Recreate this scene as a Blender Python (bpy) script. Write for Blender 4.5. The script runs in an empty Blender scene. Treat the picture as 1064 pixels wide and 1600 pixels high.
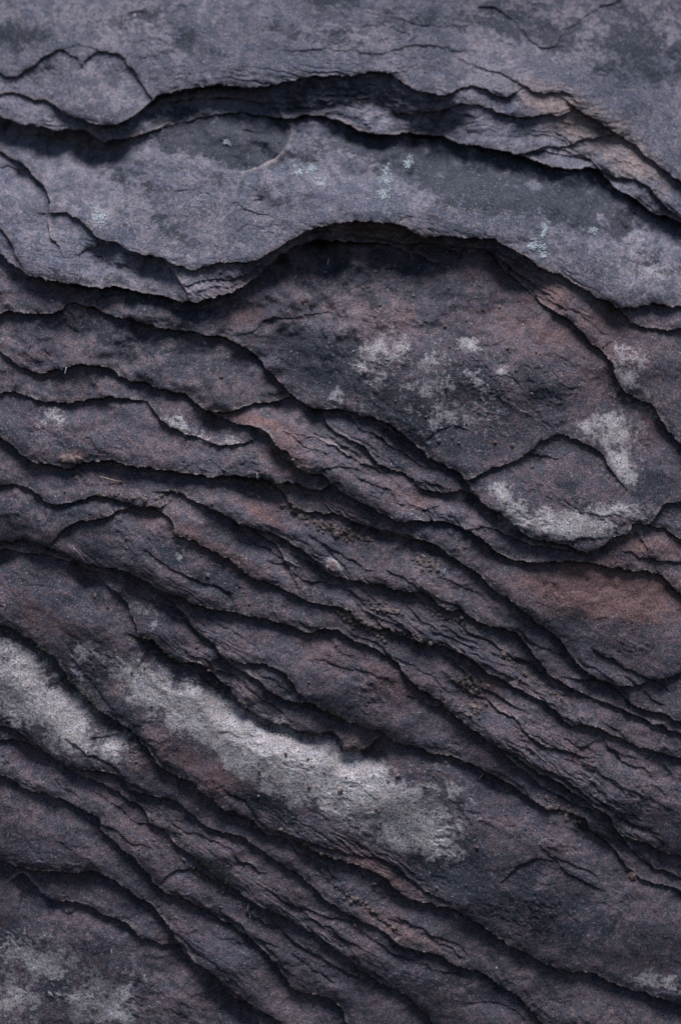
import bpy, math, random
import numpy as np
from mathutils import Vector, Matrix
random.seed(7); rng = np.random.default_rng(11)
SC = bpy.context.scene
COL = SC.collection
# ---------------------------------------------------------------- camera
S = 0.0005                    # metres per photo pixel on the focal plane
DIST = 1.6
cam_d = bpy.data.cameras.new('camera'); cam = bpy.data.objects.new('camera', cam_d); COL.objects.link(cam)
cam.location = (0, -DIST, 0); cam.rotation_euler = (math.radians(90), 0, 0)
cam_d.sensor_fit = 'VERTICAL'; cam_d.sensor_height = 36; cam_d.sensor_width = 24
cam_d.lens = 36 * DIST / (1600 * S)
cam_d.clip_start = 0.05; cam_d.clip_end = 100
cam_d.dof.use_dof = True; cam_d.dof.focus_distance = DIST - 0.002; cam_d.dof.aperture_fstop = 2.6
SC.camera = cam
# ---------------------------------------------------------------- sky and soft sun (overcast, high above the wall)
SUN_EL, SUN_AZ = 74, 14        # degrees; azimuth measured from -Y (behind the camera) towards +X
w = bpy.data.worlds.new("World"); SC.world = w; w.use_nodes = True
nt = w.node_tree; bg = nt.nodes['Background']
sky = nt.nodes.new('ShaderNodeTexSky'); sky.sky_type = 'NISHITA'; sky.sun_disc = False
sky.sun_elevation = math.radians(SUN_EL); sky.sun_rotation = math.radians(180 - SUN_AZ)
sky.air_density = 1.0; sky.dust_density = 1.0; sky.ozone_density = 2.0
nt.links.new(sky.outputs[0], bg.inputs[0]); bg.inputs[1].default_value = 0.062
sd = bpy.data.lights.new('sun', 'SUN'); sun = bpy.data.objects.new('sun', sd); COL.objects.link(sun)
sd.energy = 4.2; sd.angle = math.radians(32); sd.color = (1.0, 0.985, 0.985)
el, az = math.radians(SUN_EL), math.radians(SUN_AZ)
dirv = Vector((math.sin(az) * math.cos(el), -math.cos(az) * math.cos(el), math.sin(el)))
sun.rotation_euler = dirv.to_track_quat('Z', 'Y').to_euler()
SC.view_settings.view_transform = 'Standard'; SC.view_settings.look = 'None'
SC.view_settings.exposure = 0.22; SC.view_settings.gamma = 1
SC.render.engine = 'CYCLES'
SC.cycles.max_bounces = 4

# ---------------------------------------------------------------- helpers
def perlin(x, y, seed):
    r = np.random.default_rng(seed)
    ang = r.random((256, 256)).astype(np.float32) * 6.2831853
    gx, gy = np.cos(ang), np.sin(ang)
    xi = np.floor(x).astype(np.int32); yi = np.floor(y).astype(np.int32)
    xf = (x - xi).astype(np.float32); yf = (y - yi).astype(np.float32)
    u = xf * xf * xf * (xf * (xf * 6 - 15) + 10); v = yf * yf * yf * (yf * (yf * 6 - 15) + 10)
    def g(a, b, dx, dy):
        a = a & 255; b = b & 255
        return gx[a, b] * dx + gy[a, b] * dy
    n00 = g(xi, yi, xf, yf); n10 = g(xi + 1, yi, xf - 1, yf)
    n01 = g(xi, yi + 1, xf, yf - 1); n11 = g(xi + 1, yi + 1, xf - 1, yf - 1)
    return ((n00 * (1 - u) + n10 * u) * (1 - v) + (n01 * (1 - u) + n11 * u) * v) * 1.5
def fbm(x, y, size, seed, octs=4, gain=0.5):
    o = 0; a = 1.0; f = 1.0 / size
    for k in range(octs):
        o = o + a * perlin(x * f + 13.7 * k, y * f + 5.1 * k, seed + k); a *= gain; f *= 2.03
    return o
def sstep(a, b, x):
    t = np.clip((x - a) / (b - a), 0, 1); return t * t * (3 - 2 * t)

# ---------------------------------------------------------------- broken edges of the bedding layers
# every edge: (recovery width, [(x, y, step)...]); walking along it the lower ledge lies on the right hand
E = []
def edge(pts, w=None, s=None, und=None, lip=1.0):
    E.append(dict(pts=pts, w=w, s=s, und=und, lip=lip))
def wall(txt, s, b, w):      # a broken front face: falls back over b px in terraces instead of at once
    p = [tuple(float(v) for v in q.split(',')) for q in txt.split()]
    E.append(dict(pts=[(q[0], q[1], q[2] if len(q) > 2 else s) for q in p], w=w, s=s, b=b))
def L(txt, s, w=None, und=None, lip=1.0):
    p = [tuple(float(v) for v in q.split(',')) for q in txt.split()]
    p = [(q[0], q[1], q[2] if len(q) > 2 else s) for q in p]
    edge(p, w, s, und, lip)
#--- top slab
L('750,8,2 777,17 803,34 826,56 841,73 856,79 871,70 886,45 908,32 935,17 965,2 990,-20', 2.6, 60)
L('-40,112 0,113 22,120 49,109 71,90 98,79,4 120,90,2 130,100,1', 5.5, 60)
L('98,79,1 124,69 154,79,1', 1.5, 30)
L('130,101,2 141,90 162,81 188,85 199,98 214,120 236,148', 4, 70)
L('-40,146 0,148 19,146 49,156 83,162 101,176 115,181,3', 8, 50)
L('-40,168,18 0,180,18 22,190 56,197 94,203 124,205 158,220 180,220 210,212,12 256,199,8 301,188,6 338,179,6 395,179,10 425,184,18 463,184,24 500,180 527,188 553,197 575,205 613,209 651,211 688,214 726,226 777,235 822,248 859,259 897,265 923,263 942,274 965,297 995,316 1025,335 1055,346 1110,372', 25, 120, 5)
L('98,175,4 128,187,9 152,194,14 185,193,20 212,180,21 235,161,22 263,145,23 301,139,23 338,134,22 400,137,18 425,133,13 444,130,9 474,124,8 508,120 538,117 576,114 602,115 621,128 643,137 673,145 696,148 718,141,5 739,135,4 754,139 777,148 794,150 807,143,2', 9, 70, 4)
L('250,166,2 290,160,6 340,155,7 390,158,5 420,163,2', 6, 40)
L('720,90,1 750,105,1.5 788,117,2 814,128,3 833,143,5 859,147,6 886,145,6 893,152,3', 4, 50)
L('590,177,2 636,177,4 670,175,7 700,171 718,162 747,165 777,175 799,184 822,184 841,177 859,179 878,182 893,175,3', 9, 50, 3)
L('886,160,5 912,177 942,195 965,211 991,226 1010,244 1040,267 1064,284 1110,318', 13, 70, 4)
L('829,237,2 859,229 882,230 905,222 935,217 961,214,2', 6, 45)
L('882,235,3 905,241 923,250 935,263 965,278 991,282 1017,297 1040,323 1064,340 1100,360', 6, 45)
L('800,243,3 830,238 860,240 890,244 915,250,3', 5, 30)
for t_ in ('380,150,2 440,146 500,147 560,152 600,160,1', '400,160,2 440,163 480,158 530,163 575,170,1', '430,172,2 480,170 520,177 560,185,1',
           '474,138,1 519,136 560,141 583,146,1', '620,152,1 670,160 710,158,1', '905,190,1 940,205 965,230,1', '960,250,1 1000,262 1030,290,1'):
    L(t_, 2.6, 26)
L('444,79,1 474,81 508,77 545,79 590,83 621,77 658,70 700,77 750,81,1', 1.6, 30)
L('197,26,1 210,17 233,19,1', 1.5, 20)
L('590,20,.5 640,34 700,40 760,35,.5', 1.2, 20)
wall('110,180,2 152,195,8 185,194,9 212,181,11 235,162,13 263,146,14 301,140,15 338,135,16 400,138,20 444,131,24 508,121 576,115 602,116 621,129 643,138 690,147 740,150,3', 24, 46, 150)
wall('-40,168,10 0,182 56,199 124,207 180,222,6 215,212,3', 14, 16, 60)
wall('590,182,3 640,186 700,174 777,178 860,184 905,200 960,235 1020,290 1080,330', 9, 34, 80)
#--- second slab
wall('330,414,3 399,408,8 421,397,12 448,384,18 474,367 508,356 553,346 590,348 647,367 700,372 766,375 814,401 875,433,4', 20, 28, 200)
wall('145,366,3 170,380 203,396 233,402 262,413,3', 11, 28, 60)
wall('200,404,3 240,410 263,423 282,442 293,465,3', 6, 14, 60)
L('440,178,5 449,190 453,207 450,224 437,240 421,252 400,263,4 370,268,2 335,264,1', 7, 150)
L('360,316,1 372,320 391,329 425,336,1', 3, 20)
L('391,323,1 400,314 410,310,1', 2, 14)
L('372,362,1 385,352 397,345,1', 1.6, 16)
L('-40,215 0,237 30,252 49,271 68,289 79,308 81,331 77,346 83,368,7 98,391,3', 15, 70)
L('-10,262,1 10,262 30,266 45,275 62,290,1', 4, 30)
L('-40,330 0,356 12,372 25,400 33,415,2', 5, 40)
L('72,333,3 81,333 105,333 132,350 158,374 180,380 203,393 233,399 263,410 293,420 320,421 338,412 361,412 399,406 421,395 448,382,7 474,365,9 500,354,12 530,350 553,344,14 590,346,16 628,352,18 647,365,20 666,372,22 700,370 739,374 766,373 788,382 814,399 844,418 875,431 905,446 935,467 965,482,14 995,478,12 1025,476,12 1110,480', 8, 80, 4)
L('-40,366 0,395 19,414 45,431 75,438 113,444 128,446 158,450 188,450 226,457 263,465 278,472 297,474 331,468 361,459 378,449 395,440 418,421 436,403,26 448,395,26 474,384,26 508,377,26 560,380,22 600,382,18 640,395,10 673,408,6 700,412,2', 20, 260, 6)
L('124,399,2 150,388 177,384,2', 4, 30)
L('200,398,3 225,402,8 245,410 263,421 282,440 293,463,3', 8, 60)
L('293,446,3 327,436 361,436 395,425 425,402,2', 4, 22)
L('293,458,2 330,452 365,446 400,430,1', 2.5, 18)
for t_ in ('440,398,1 470,376 510,364 560,362 600,368,1', '500,362,1 538,357 575,360 613,364 643,374,1', '560,372,1 600,376 650,384 700,384 740,388,1',
           '660,384,1 700,392 760,390 800,405 840,432,1', '520,371,1 550,369 590,374 625,373,1', '590,356,1 620,361 640,370,1'):
    L(t_, 3, 18)
L('766,395,3 777,410 796,429 822,451 852,478 890,500 920,530 957,568 957,583 976,609 1002,628 1017,632 1040,666 1064,696 1100,740', 11, 90, 4)
L('740,395,2 760,396 780,402 800,418 830,440 860,462,2', 5, 30)
L('945,474,3 965,485 991,508 1025,514 1064,515 1110,513', 9, 60, 3)
L('960,560,1 940,548 955,535 980,527,1', 2, 20)
#--- big middle slab
L('373,525,1 403,512 414,502 463,495 500,489 515,485 545,495,1', 2.6, 40)
L('-40,490 0,489 23,487 53,491 94,489 109,478,6 132,478 158,482 180,495 226,506 263,514 308,523 346,527 373,538 399,555 418,576 436,598 459,617 485,636 508,641 538,641 568,649 594,656 621,673 647,692 673,711 703,733 728,753 739,771 762,790 792,809 814,830 837,845 859,850 890,852 912,862 935,858 957,843 984,832 991,822 1010,820,8 1025,802,8 1040,785,8 1064,785,8 1110,785', 13, 80, 4)
L('860,847,1 890,845 920,841 950,838,1', 3, 16)
L('728,752,6 762,738 792,724 814,715 829,705,5 852,688 882,679 897,685 916,696 935,707 953,728 965,749,3 984,768,1', 6, 110)
L('814,716,2 841,711 867,715,1', 4, 30)
L('670,684,2 688,671 718,666 730,671,1', 2.4, 60)
L('880,778,1 900,795 930,806 960,808,1', 1.2, 30)
L('770,590,1 790,586 810,596 815,605,1', 1.5, 18)
L('-40,520 0,547 19,564 38,577 68,581 102,576 128,570 150,572 173,574 195,591 226,598 256,608 293,617 312,632 327,643 357,645 373,639 403,632 429,628 448,625,5', 12, 60, 4)
L('330,650,2 342,658 376,662 395,666 414,673 429,692 452,711 463,726 478,741 500,742 515,753 538,771 561,783 591,798 613,809 628,817 651,815 681,813 703,818 724,824 747,839 769,858 799,873 822,877 844,880 867,877 905,879 942,886 972,888 1002,890 1032,899 1051,918 1064,929 1110,960', 11, 75, 4)
L('478,638,2 500,647 519,670 545,685 568,700 587,722 606,730 628,739 643,749 658,764 681,770 703,771 717,768 735,775 754,794 780,812 810,836,3', 8, 45, 3)
L('467,677,2 493,685 515,694 545,711 576,730 600,740,2', 5, 35)
L('639,794,1 658,800 681,794 692,785,1', 2.5, 20)
L('495,740,1 520,730 560,732 600,742 630,760 640,775 632,790,1', 2, 30)
L('645,750,1 655,753 680,759 695,764,1', 3, 12)
L('735,826,2 769,828 788,835 814,848 841,860 890,864,3', 6, 30)
L('980,862,2 1002,869 1032,877 1064,877 1110,877', 4, 40)
L('1008,822,2 1036,826 1055,839 1064,845 1110,868', 7, 45)
L('859,941,1 862,925 859,903,1', 1.6, 200)
#--- left strips
L('-40,615 0,615 23,615 45,619 68,628 98,628 128,626 158,621 188,623 214,626 233,630 241,641 263,666 293,677 323,688 346,700 368,694 395,688,2', 9, 70, 3)
L('388,668,2 403,677 421,692 433,711 455,726 468,741,3', 6, 35)
L('400,684,1 418,700 432,718 446,728,1', 3, 14)
L('-40,655,11 0,681 23,700 41,715 56,724 86,726 102,733 117,728 132,722 158,722 188,726 233,733 278,739 323,745 361,743 406,749 433,755 463,758 482,766 500,768 519,760,4', 15, 75, 4)
L('360,748,2 406,755 433,766 452,781 463,796 485,800 512,803 538,807 561,820 591,828 628,835 651,841 677,850 700,864 720,880 747,899 773,922 803,944 826,963 852,982 875,1001 890,1020 908,1042 927,1057 950,1068 984,1072,8 1017,1065,7 1064,1053,7 1110,1040', 11, 75, 4)
L('540,815,1 570,830 600,838,5 650,848 690,862,3', 4, 20)
L('255,768,3 278,768 301,779 327,794 357,809 376,820 403,828 429,835 463,854 485,869 500,884 512,899 538,907 568,909 594,914 621,922 651,927 670,929 688,944 702,957 724,959 750,971 777,980 803,991 826,1012 844,1035 859,1053 890,1074 927,1091 965,1106 995,1121 1040,1140 1110,1165', 11, 60, 4)
L('890,1060,2 950,1073 987,1099 1025,1114 1064,1129 1110,1145', 8, 35)
L('369,817,2 395,832 421,848 440,865 448,884 459,903 470,918,2', 6, 40)
L('444,862,1 474,877 500,892 512,901,1', 4, 16)
L('590,918,1 625,934 660,940 690,952,1', 3.5, 16)
L('-40,760 0,760 26,756 49,762 68,777 86,788 113,785 150,777 177,779 210,788 226,790 248,794 263,786,2', 9, 45, 3)
L('83,848,2 98,830 124,818 150,813 173,807 195,798 218,796 244,800 263,805 271,817 276,837 297,845 320,854 350,871 376,886 395,901 421,909 440,922 470,933 493,941 519,948 545,956 570,973 600,985 640,1000 670,1006 694,1014 724,1023 750,1042 784,1061 822,1083 841,1091 867,1110 890,1131 927,1136 957,1148 987,1163 1025,1174 1064,1189 1110,1208', 9, 65, 3)
L('555,938,1 583,963 606,982 636,993 651,1008,1', 5, 26)
L('700,1022,1 722,1048 755,1072 790,1092 820,1112,1', 5, 26)
L('690,985,1 725,995 760,1012,1', 3, 22)
L('712,965,2 739,990 773,1005 795,1027 826,1042 852,1057,2', 6, 26)
L('702,1058,2 724,1073 758,1091 777,1110 807,1125 826,1148 860,1170 897,1178 925,1185,1', 6, 35)
L('901,1176,1 920,1163 942,1157,1', 3, 24)
L('792,1133,1 811,1144 826,1167 852,1189 859,1197,1', 3, 16)
#--- lower middle
L('-40,842,32 0,845,32 30,847 56,850 83,854 113,873 143,882,27 169,888 199,894 226,907,20 256,926,13 278,935,12 301,944 331,952 361,956 406,965 433,973 459,982 485,989 504,982 523,984 553,1001 576,1012 598,1020 621,1035 628,1050 647,1070 670,1083 687,1095 709,1118 735,1138 773,1163 799,1178 829,1200 867,1219 901,1242 927,1261 950,1279 965,1302 984,1309 1017,1321 1064,1339 1110,1355', 11, 90, 4)
L('-40,862 0,862 38,866 75,868 98,879 140,894 180,905,2', 7, 30)
L('540,985,1 575,1000 605,1016 625,1045,1', 3, 16)
L('777,1170,1 796,1193 826,1215 852,1234 890,1253 927,1272 950,1291,1', 5, 22)
L('263,941,2 286,959 308,982 331,1005 353,1027 369,1035 399,1036 425,1042 448,1057 463,1076 480,1096,2', 8, 45)
L('340,1025,1 360,1042 384,1050 406,1065 425,1084 455,1097 485,1099 512,1112 538,1125 576,1140 598,1144 621,1159 651,1167 688,1180 724,1189 750,1200 777,1215 814,1240 837,1253 859,1264 882,1266 908,1276 935,1309 957,1328 980,1351 1002,1373 1040,1385 1110,1410', 10, 65, 3)
L('680,1186,1 720,1198 750,1212 780,1236 810,1248,1', 3.5, 14)
L('880,1290,1 905,1300 930,1320,1', 3, 18)
L('965,1306,2 995,1339 1025,1358 1064,1370 1110,1385', 7, 30)
L('482,1031,1 508,1035 538,1044 576,1052 613,1065 632,1070,1', 1.8, 18)
L('350,978,1 380,993 406,1016,1', 1.2, 18)
L('155,905,2 180,925 199,944 210,971 216,990,5', 7, 60)
L('212,992,4 241,1001 263,1020 286,1035 308,1035 331,1050 346,1065 373,1095 399,1114 425,1131 451,1136 478,1144 500,1146 519,1144 534,1155 545,1170 561,1172 579,1165 594,1155,3', 19, 48, 4)
L('330,1058,1 352,1070 372,1088,1', 3, 14)
L('-40,958 0,974 23,986 49,997 68,1016 90,1031 102,1050 120,1073 139,1091 162,1114 184,1129 210,1148 226,1167 256,1200 278,1215 301,1221 323,1242 346,1261 373,1272 399,1283 414,1300 440,1309,7 467,1317,7 500,1334 530,1343 561,1356 591,1366 613,1385 639,1403 677,1415 714,1422 747,1446 780,1467 818,1488 855,1507 893,1519 921,1519 954,1535 987,1544 1025,1558 1110,1590', 12, 70, 4)
L('415,1298,2 440,1300 463,1308 497,1321 527,1328 561,1338 591,1341 621,1358 651,1381 677,1400 700,1412,2', 4, 22)
L('425,1304,1 450,1309 480,1319 510,1330,1', 2, 12)
L('113,1027,1 132,1046 150,1072 165,1091 180,1110,1', 2.5, 20)
L('135,1159,1 150,1152 173,1150 195,1146 207,1148,1', 3, 20)
L('784,1377,2 803,1358 826,1347 844,1343 871,1345 890,1366 912,1377 946,1392,1', 3, 80)
L('215,1150,2 235,1163 248,1180 260,1192,1', 4, 16)
#--- lower left
L('-40,1128 0,1133 23,1140 49,1159 75,1178 102,1193 128,1204 158,1204 184,1212 210,1234 241,1245 278,1255 301,1272 323,1291 350,1300 380,1311 406,1328 433,1343 463,1366 485,1385 512,1407 538,1426 564,1438 592,1450 625,1474 649,1483 686,1493 714,1507 752,1521 785,1544 813,1563 841,1591 870,1640', 8, 50, 3)
L('281,1250,1 283,1238 276,1222,1', 3, 30)
L('-40,1150 0,1155 23,1159 49,1167 75,1185 105,1200 128,1215 158,1223 180,1234 203,1249 226,1264 233,1283 256,1298 278,1321 301,1336 327,1358 357,1381 383,1400 410,1418 440,1433 470,1450 500,1464 530,1488 564,1515 592,1535 625,1549 649,1568 672,1591 700,1640', 8, 50, 3)
L('437,1450,1 465,1474 500,1493 530,1512 560,1530,2', 5, 30)
L('256,1376,2 271,1360 301,1358 327,1370 350,1385 385,1402,2', 4, 26)
L('550,1440,1 585,1470 620,1492 650,1500 660,1496,1', 3, 22)
L('-40,1195 0,1212 23,1221 49,1234 79,1245 113,1255 139,1268 158,1279 160,1294 180,1317 207,1339 233,1366 248,1385 263,1396 291,1406 329,1427 357,1446 390,1464 418,1493 446,1526 465,1549 500,1554 530,1572 560,1640', 10, 55, 4)
L('-40,1335 0,1346 28,1356 75,1361 122,1363 150,1363 179,1375 207,1399 240,1417 263,1446 282,1474 305,1502 338,1526 371,1554 404,1577 437,1600 470,1640', 13, 75, 4)
L('15,1380,1 28,1373 42,1370 56,1385 75,1403 94,1410 117,1406 146,1420 169,1432 197,1441 216,1462 249,1474 277,1481 291,1502 329,1526 357,1558 395,1582 420,1640', 8, 60, 3)
L('75,1412,1 105,1425 125,1418 155,1432 180,1445 205,1455,1', 3.5, 22)
L('728,1568,1 771,1565 799,1577 818,1591 830,1610,1', 2.2, 30)
L('560,1560,1 575,1530 600,1545,1', 1.5, 20)
#--- small flakes and hairlines inside the slabs
r_ = random.Random(3)
for cx, cy, n in ((240,60,4),(560,50,3),(900,110,3),(250,300,5),(560,300,4),(900,360,3),(520,560,5),(760,520,5),(180,530,4),(150,680,4),(330,640,2),
                  (440,800,5),(600,870,6),(190,860,4),(330,890,4),(520,1040,6),(100,940,4),(330,1160,4),(700,1270,6),(850,1250,3),(950,960,4),(870,760,4),
                  (250,1290,5),(380,1350,5),(480,1450,5),(90,1300,4),(160,1500,3),(640,1450,5),(900,1450,5),(560,1560,4),(640,860,4),(780,920,4),(720,1120,4),(820,1010,4),(950,1210,4)):
    for k in range(max(1, n // 2)):
        x = cx + r_.uniform(-80, 80); y = cy + r_.uniform(-45, 45); a = math.radians(r_.uniform(5, 50)); ln = r_.uniform(14, 50)
        p = []; s0 = r_.uniform(.5, 1.5)
        for j in range(5):
            p.append((x, y, 0.1 if j in (0, 4) else s0)); x += ln / 4 * math.cos(a); y += ln / 4 * math.sin(a); a += r_.uniform(-.45, .45)
        edge(p, r_.uniform(8, 22), s0)

for cx, cy, rx, ry, n in ((500,880,90,30,8),(620,960,110,45,14),(560,700,90,35,9),(760,1060,120,45,14),(880,1190,130,45,16),(700,800,90,30,7),(360,1060,90,30,7),(320,940,60,40,5),
                          (460,1400,130,50,10),(280,1300,130,40,9),(960,1320,90,40,9),(600,1480,110,40,9),(130,1180,80,20,4),(340,1480,80,50,7),(980,1060,60,30,5),(520,1330,90,20,5),(900,480,70,30,4)):
    for k in range(int(n * .75)):
        x = cx + r_.uniform(-rx, rx); y = cy + r_.uniform(-ry, ry); ln = r_.uniform(50, 190); a = math.radians(r_.uniform(24, 40) if cy > 750 else r_.uniform(26, 38))
        s0 = r_.uniform(2, 3.8); m = 9; p = []
        x -= ln / 2 * math.cos(a); y -= ln / 2 * math.sin(a); a0 = a
        for j in range(m):
            p.append((x, y, 0.3 if j in (0, m - 1) else s0 * r_.uniform(.6, 1.2))); x += ln / (m - 1) * math.cos(a); y += ln / (m - 1) * math.sin(a); a = a0 + r_.uniform(-.38, .38)
        edge(p, r_.uniform(12, 26), s0)

# ---------------------------------------------------------------- grid (photo pixels), coarse outside the frame
FI = 1.22
gx_ = np.concatenate([np.arange(-330, -14, 6.0), np.arange(-14, 1078, FI), np.arange(1078, 1400, 6.0)])
gy_ = np.concatenate([np.arange(-330, -14, 6.0), np.arange(-14, 1614, FI), np.arange(1614, 1940, 6.0)])
NX, NY = len(gx_), len(gy_)
X, Y = np.meshgrid(gx_, gy_)                    # [row, col]
X = X.astype(np.float32); Y = Y.astype(np.float32)
WX = X + 3.0 * fbm(X, Y, 46, 1, 2) + 3.4 * np.abs(fbm(X, Y, 24, 21, 2, .45)) + 0.35 * np.abs(fbm(X, Y, 6, 23, 2, .6))
WY = Y + 3.0 * fbm(X, Y, 46, 5, 2) + 4.4 * np.abs(fbm(X, Y, 27, 31, 2, .45)) + 0.45 * np.abs(fbm(X, Y, 6, 33, 2, .6)) - 1.0
def catmull(P, seg=6.0):
    P = [np.array(p, float) for p in P]
    Q = [2 * P[0] - P[1]] + P + [2 * P[-1] - P[-2]]
    out = []
    for i in range(1, len(Q) - 2):
        a, b, c, d = Q[i - 1:i + 3]
        n = max(1, int(np.hypot(*(c - b)[:2]) / seg))
        for k in range(n):
            t = k / n
            v = 0.5 * ((2 * b) + (-a + c) * t + (2 * a - 5 * b + 4 * c - d) * t * t + (-a + 3 * b - 3 * c + d) * t ** 3)
            v[2] = b[2] + (c[2] - b[2]) * t
            out.append(v)
    out.append(Q[-2]); return np.array(out)
H = np.zeros_like(X)          # proud of the base surface, in px
UX = np.zeros_like(X); UY = np.zeros_like(X)
LIP = np.zeros_like(X); BAR = np.full_like(X, 99.0); CRK = np.zeros_like(X)
JIT = fbm(X, Y, 30, 95, 3)
stepmod = 1 + 0.28 * fbm(X, Y, 60, 91, 3)
for e in E:
    P = e['pts']
    ext = 16 if e['s'] > 3.5 else 5
    def beyond(a, b):
        d = np.array(a[:2]) - np.array(b[:2]); d = d / max(1e-6, np.hypot(*d)); return (a[0] + d[0] * ext, a[1] + d[1] * ext, 0.0)
    off = lambda p: p[0] < -30 or p[0] > 1090 or p[1] < -15 or p[1] > 1605
    def far(a):          # outside the frame the edges run on along the bedding
        dx, dy = (-1, -.25) if a[0] < -30 else (1, .5) if a[0] > 1090 else (.7, .75) if a[1] > 1605 else (.3, -1)
        return [(a[0] + dx * m, a[1] + dy * m, a[2]) for m in (6, 460)]
    fa = far(P[0])[::-1] if off(P[0]) else []; fb = far(P[-1]) if off(P[-1]) else []
    P = ([] if fa else [beyond(P[0], P[1])]) + list(P) + ([] if fb else [beyond(P[-1], P[-2])])
    C = catmull(P)
    if fa: C = np.concatenate([np.linspace(fa[0], fa[1], 12), C])
    if fb: C = np.concatenate([C, np.linspace(fb[0], fb[1], 12)])
    wid = (e['w'] or 60) + e.get('b', 0)
    i0 = max(0, np.searchsorted(gx_, C[:, 0].min() - wid - 8)); i1 = min(NX, np.searchsorted(gx_, C[:, 0].max() + wid + 8))
    j0 = max(0, np.searchsorted(gy_, C[:, 1].min() - wid - 8)); j1 = min(NY, np.searchsorted(gy_, C[:, 1].max() + wid + 8))
    if i1 <= i0 or j1 <= j0: continue
    sh = (j1 - j0, i1 - i0)
    D = np.full(sh, 1e9, np.float32); K = np.full(sh, 1e9, np.float32); SD = np.zeros(sh, np.float32); ST = np.zeros(sh, np.float32)
    NXv = np.zeros(sh, np.float32); NYv = np.zeros(sh, np.float32)
    for (ax, ay, s0), (bx_, by_, s1) in zip(C[:-1], C[1:]):
        r = wid + 6
        a0 = max(i0, np.searchsorted(gx_, min(ax, bx_) - r)); a1 = min(i1, np.searchsorted(gx_, max(ax, bx_) + r))
        b0 = max(j0, np.searchsorted(gy_, min(ay, by_) - r)); b1 = min(j1, np.searchsorted(gy_, max(ay, by_) + r))
        if a1 <= a0 or b1 <= b0: continue
        dx, dy = bx_ - ax, by_ - ay; l2 = dx * dx + dy * dy
        if l2 < 1e-6: continue
        l = math.sqrt(l2)
        px = WX[b0:b1, a0:a1] - np.float32(ax); py = WY[b0:b1, a0:a1] - np.float32(ay)
        t = np.clip((px * dx + py * dy) / l2, 0, 1)
        qx = px - t * dx; qy = py - t * dy
        d = np.sqrt(qx * qx + qy * qy)
        perp = (dx * py - dy * px) / l          # >0 on the right hand (screen y down)
        key = d - 1e-3 * np.abs(perp)
        v = (slice(b0 - j0, b1 - j0), slice(a0 - i0, a1 - i0))
        m = key < K[v]
        K[v] = np.where(m, key, K[v]); D[v] = np.where(m, d, D[v])
        SD[v] = np.where(m, np.where(perp > 0, d, -d), SD[v])
        ST[v] = np.where(m, s0 + (s1 - s0) * t, ST[v])
        NXv[v] = np.where(m, -dy / l, NXv[v]); NYv[v] = np.where(m, dx / l, NYv[v])
    G = (slice(j0, j1), slice(i0, i1))
    ok = D < 1e8
    st = ST * stepmod[G] * (1.75 if e['s'] > 3.5 else 1.25)
    # profile on the low side: undercut wall, then slow recovery
    tn = 0.42 * JIT[G]
    def terr(t_, n):
        t_ = np.clip(t_, 0, 1); q = t_ * n + tn * n * .5; f = np.floor(q); return np.clip((f + sstep(.25, .75, q - f)) / n - tn * .5, 0, 1) * (t_ > 0)
    if e.get('b'):
        rise = .55 * terr(SD / e['b'], 4) + .45 * np.clip(SD / e['b'], 0, 1) ** 1.3
        off_ = e['b']
    else:
        rise = 0.68 * sstep(-0.3, 1.6, SD) + 0.32 * terr(SD / (0.55 * st + 2), 2) * (SD > 0); off_ = 0
    wloc = (wid - e.get('b', 0)) * (0.75 + 0.25 * np.clip(st / max(1e-3, e['s'] * 1.5), 0, 1.3))
    t = np.clip((SD - off_) / wloc, 0, 1)
    H[G] -= np.where(ok & (SD > -1), st * rise * (1 - t) ** 1.35, 0)
    # slightly broken, bevelled lip on the high side
    if e.get('b'):
        continue
    rl = 1.5 + 0.75 * np.minimum(st, 26)
    tl = np.clip(1 + SD / rl, 0, 1)
    H[G] -= np.where(ok & (SD <= 0), 0.19 * np.minimum(st, 26) * tl * tl, 0)
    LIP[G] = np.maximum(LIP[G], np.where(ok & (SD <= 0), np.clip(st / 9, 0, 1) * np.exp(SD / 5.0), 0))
    CRK[G] = np.maximum(CRK[G], np.where(ok & (SD > 0), np.clip(st / 8, 0, 1) * np.exp(-SD / 9.0), 0))
    u = np.minimum(0.36 * st, 8.0)
    g = sstep(0.0, 1.9, SD) * (1 - np.clip((SD - 1.9) / (np.maximum(u, .5) * 3.2), 0, 1)) ** 1.0
    UX[G] -= np.where(ok & (SD > 0), NXv * u * g, 0); UY[G] -= np.where(ok & (SD > 0), NYv * u * g, 0)
    if e['s'] >= 2.9 and not e.get('b'):
        BAR[G] = np.minimum(BAR[G], D)

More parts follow.
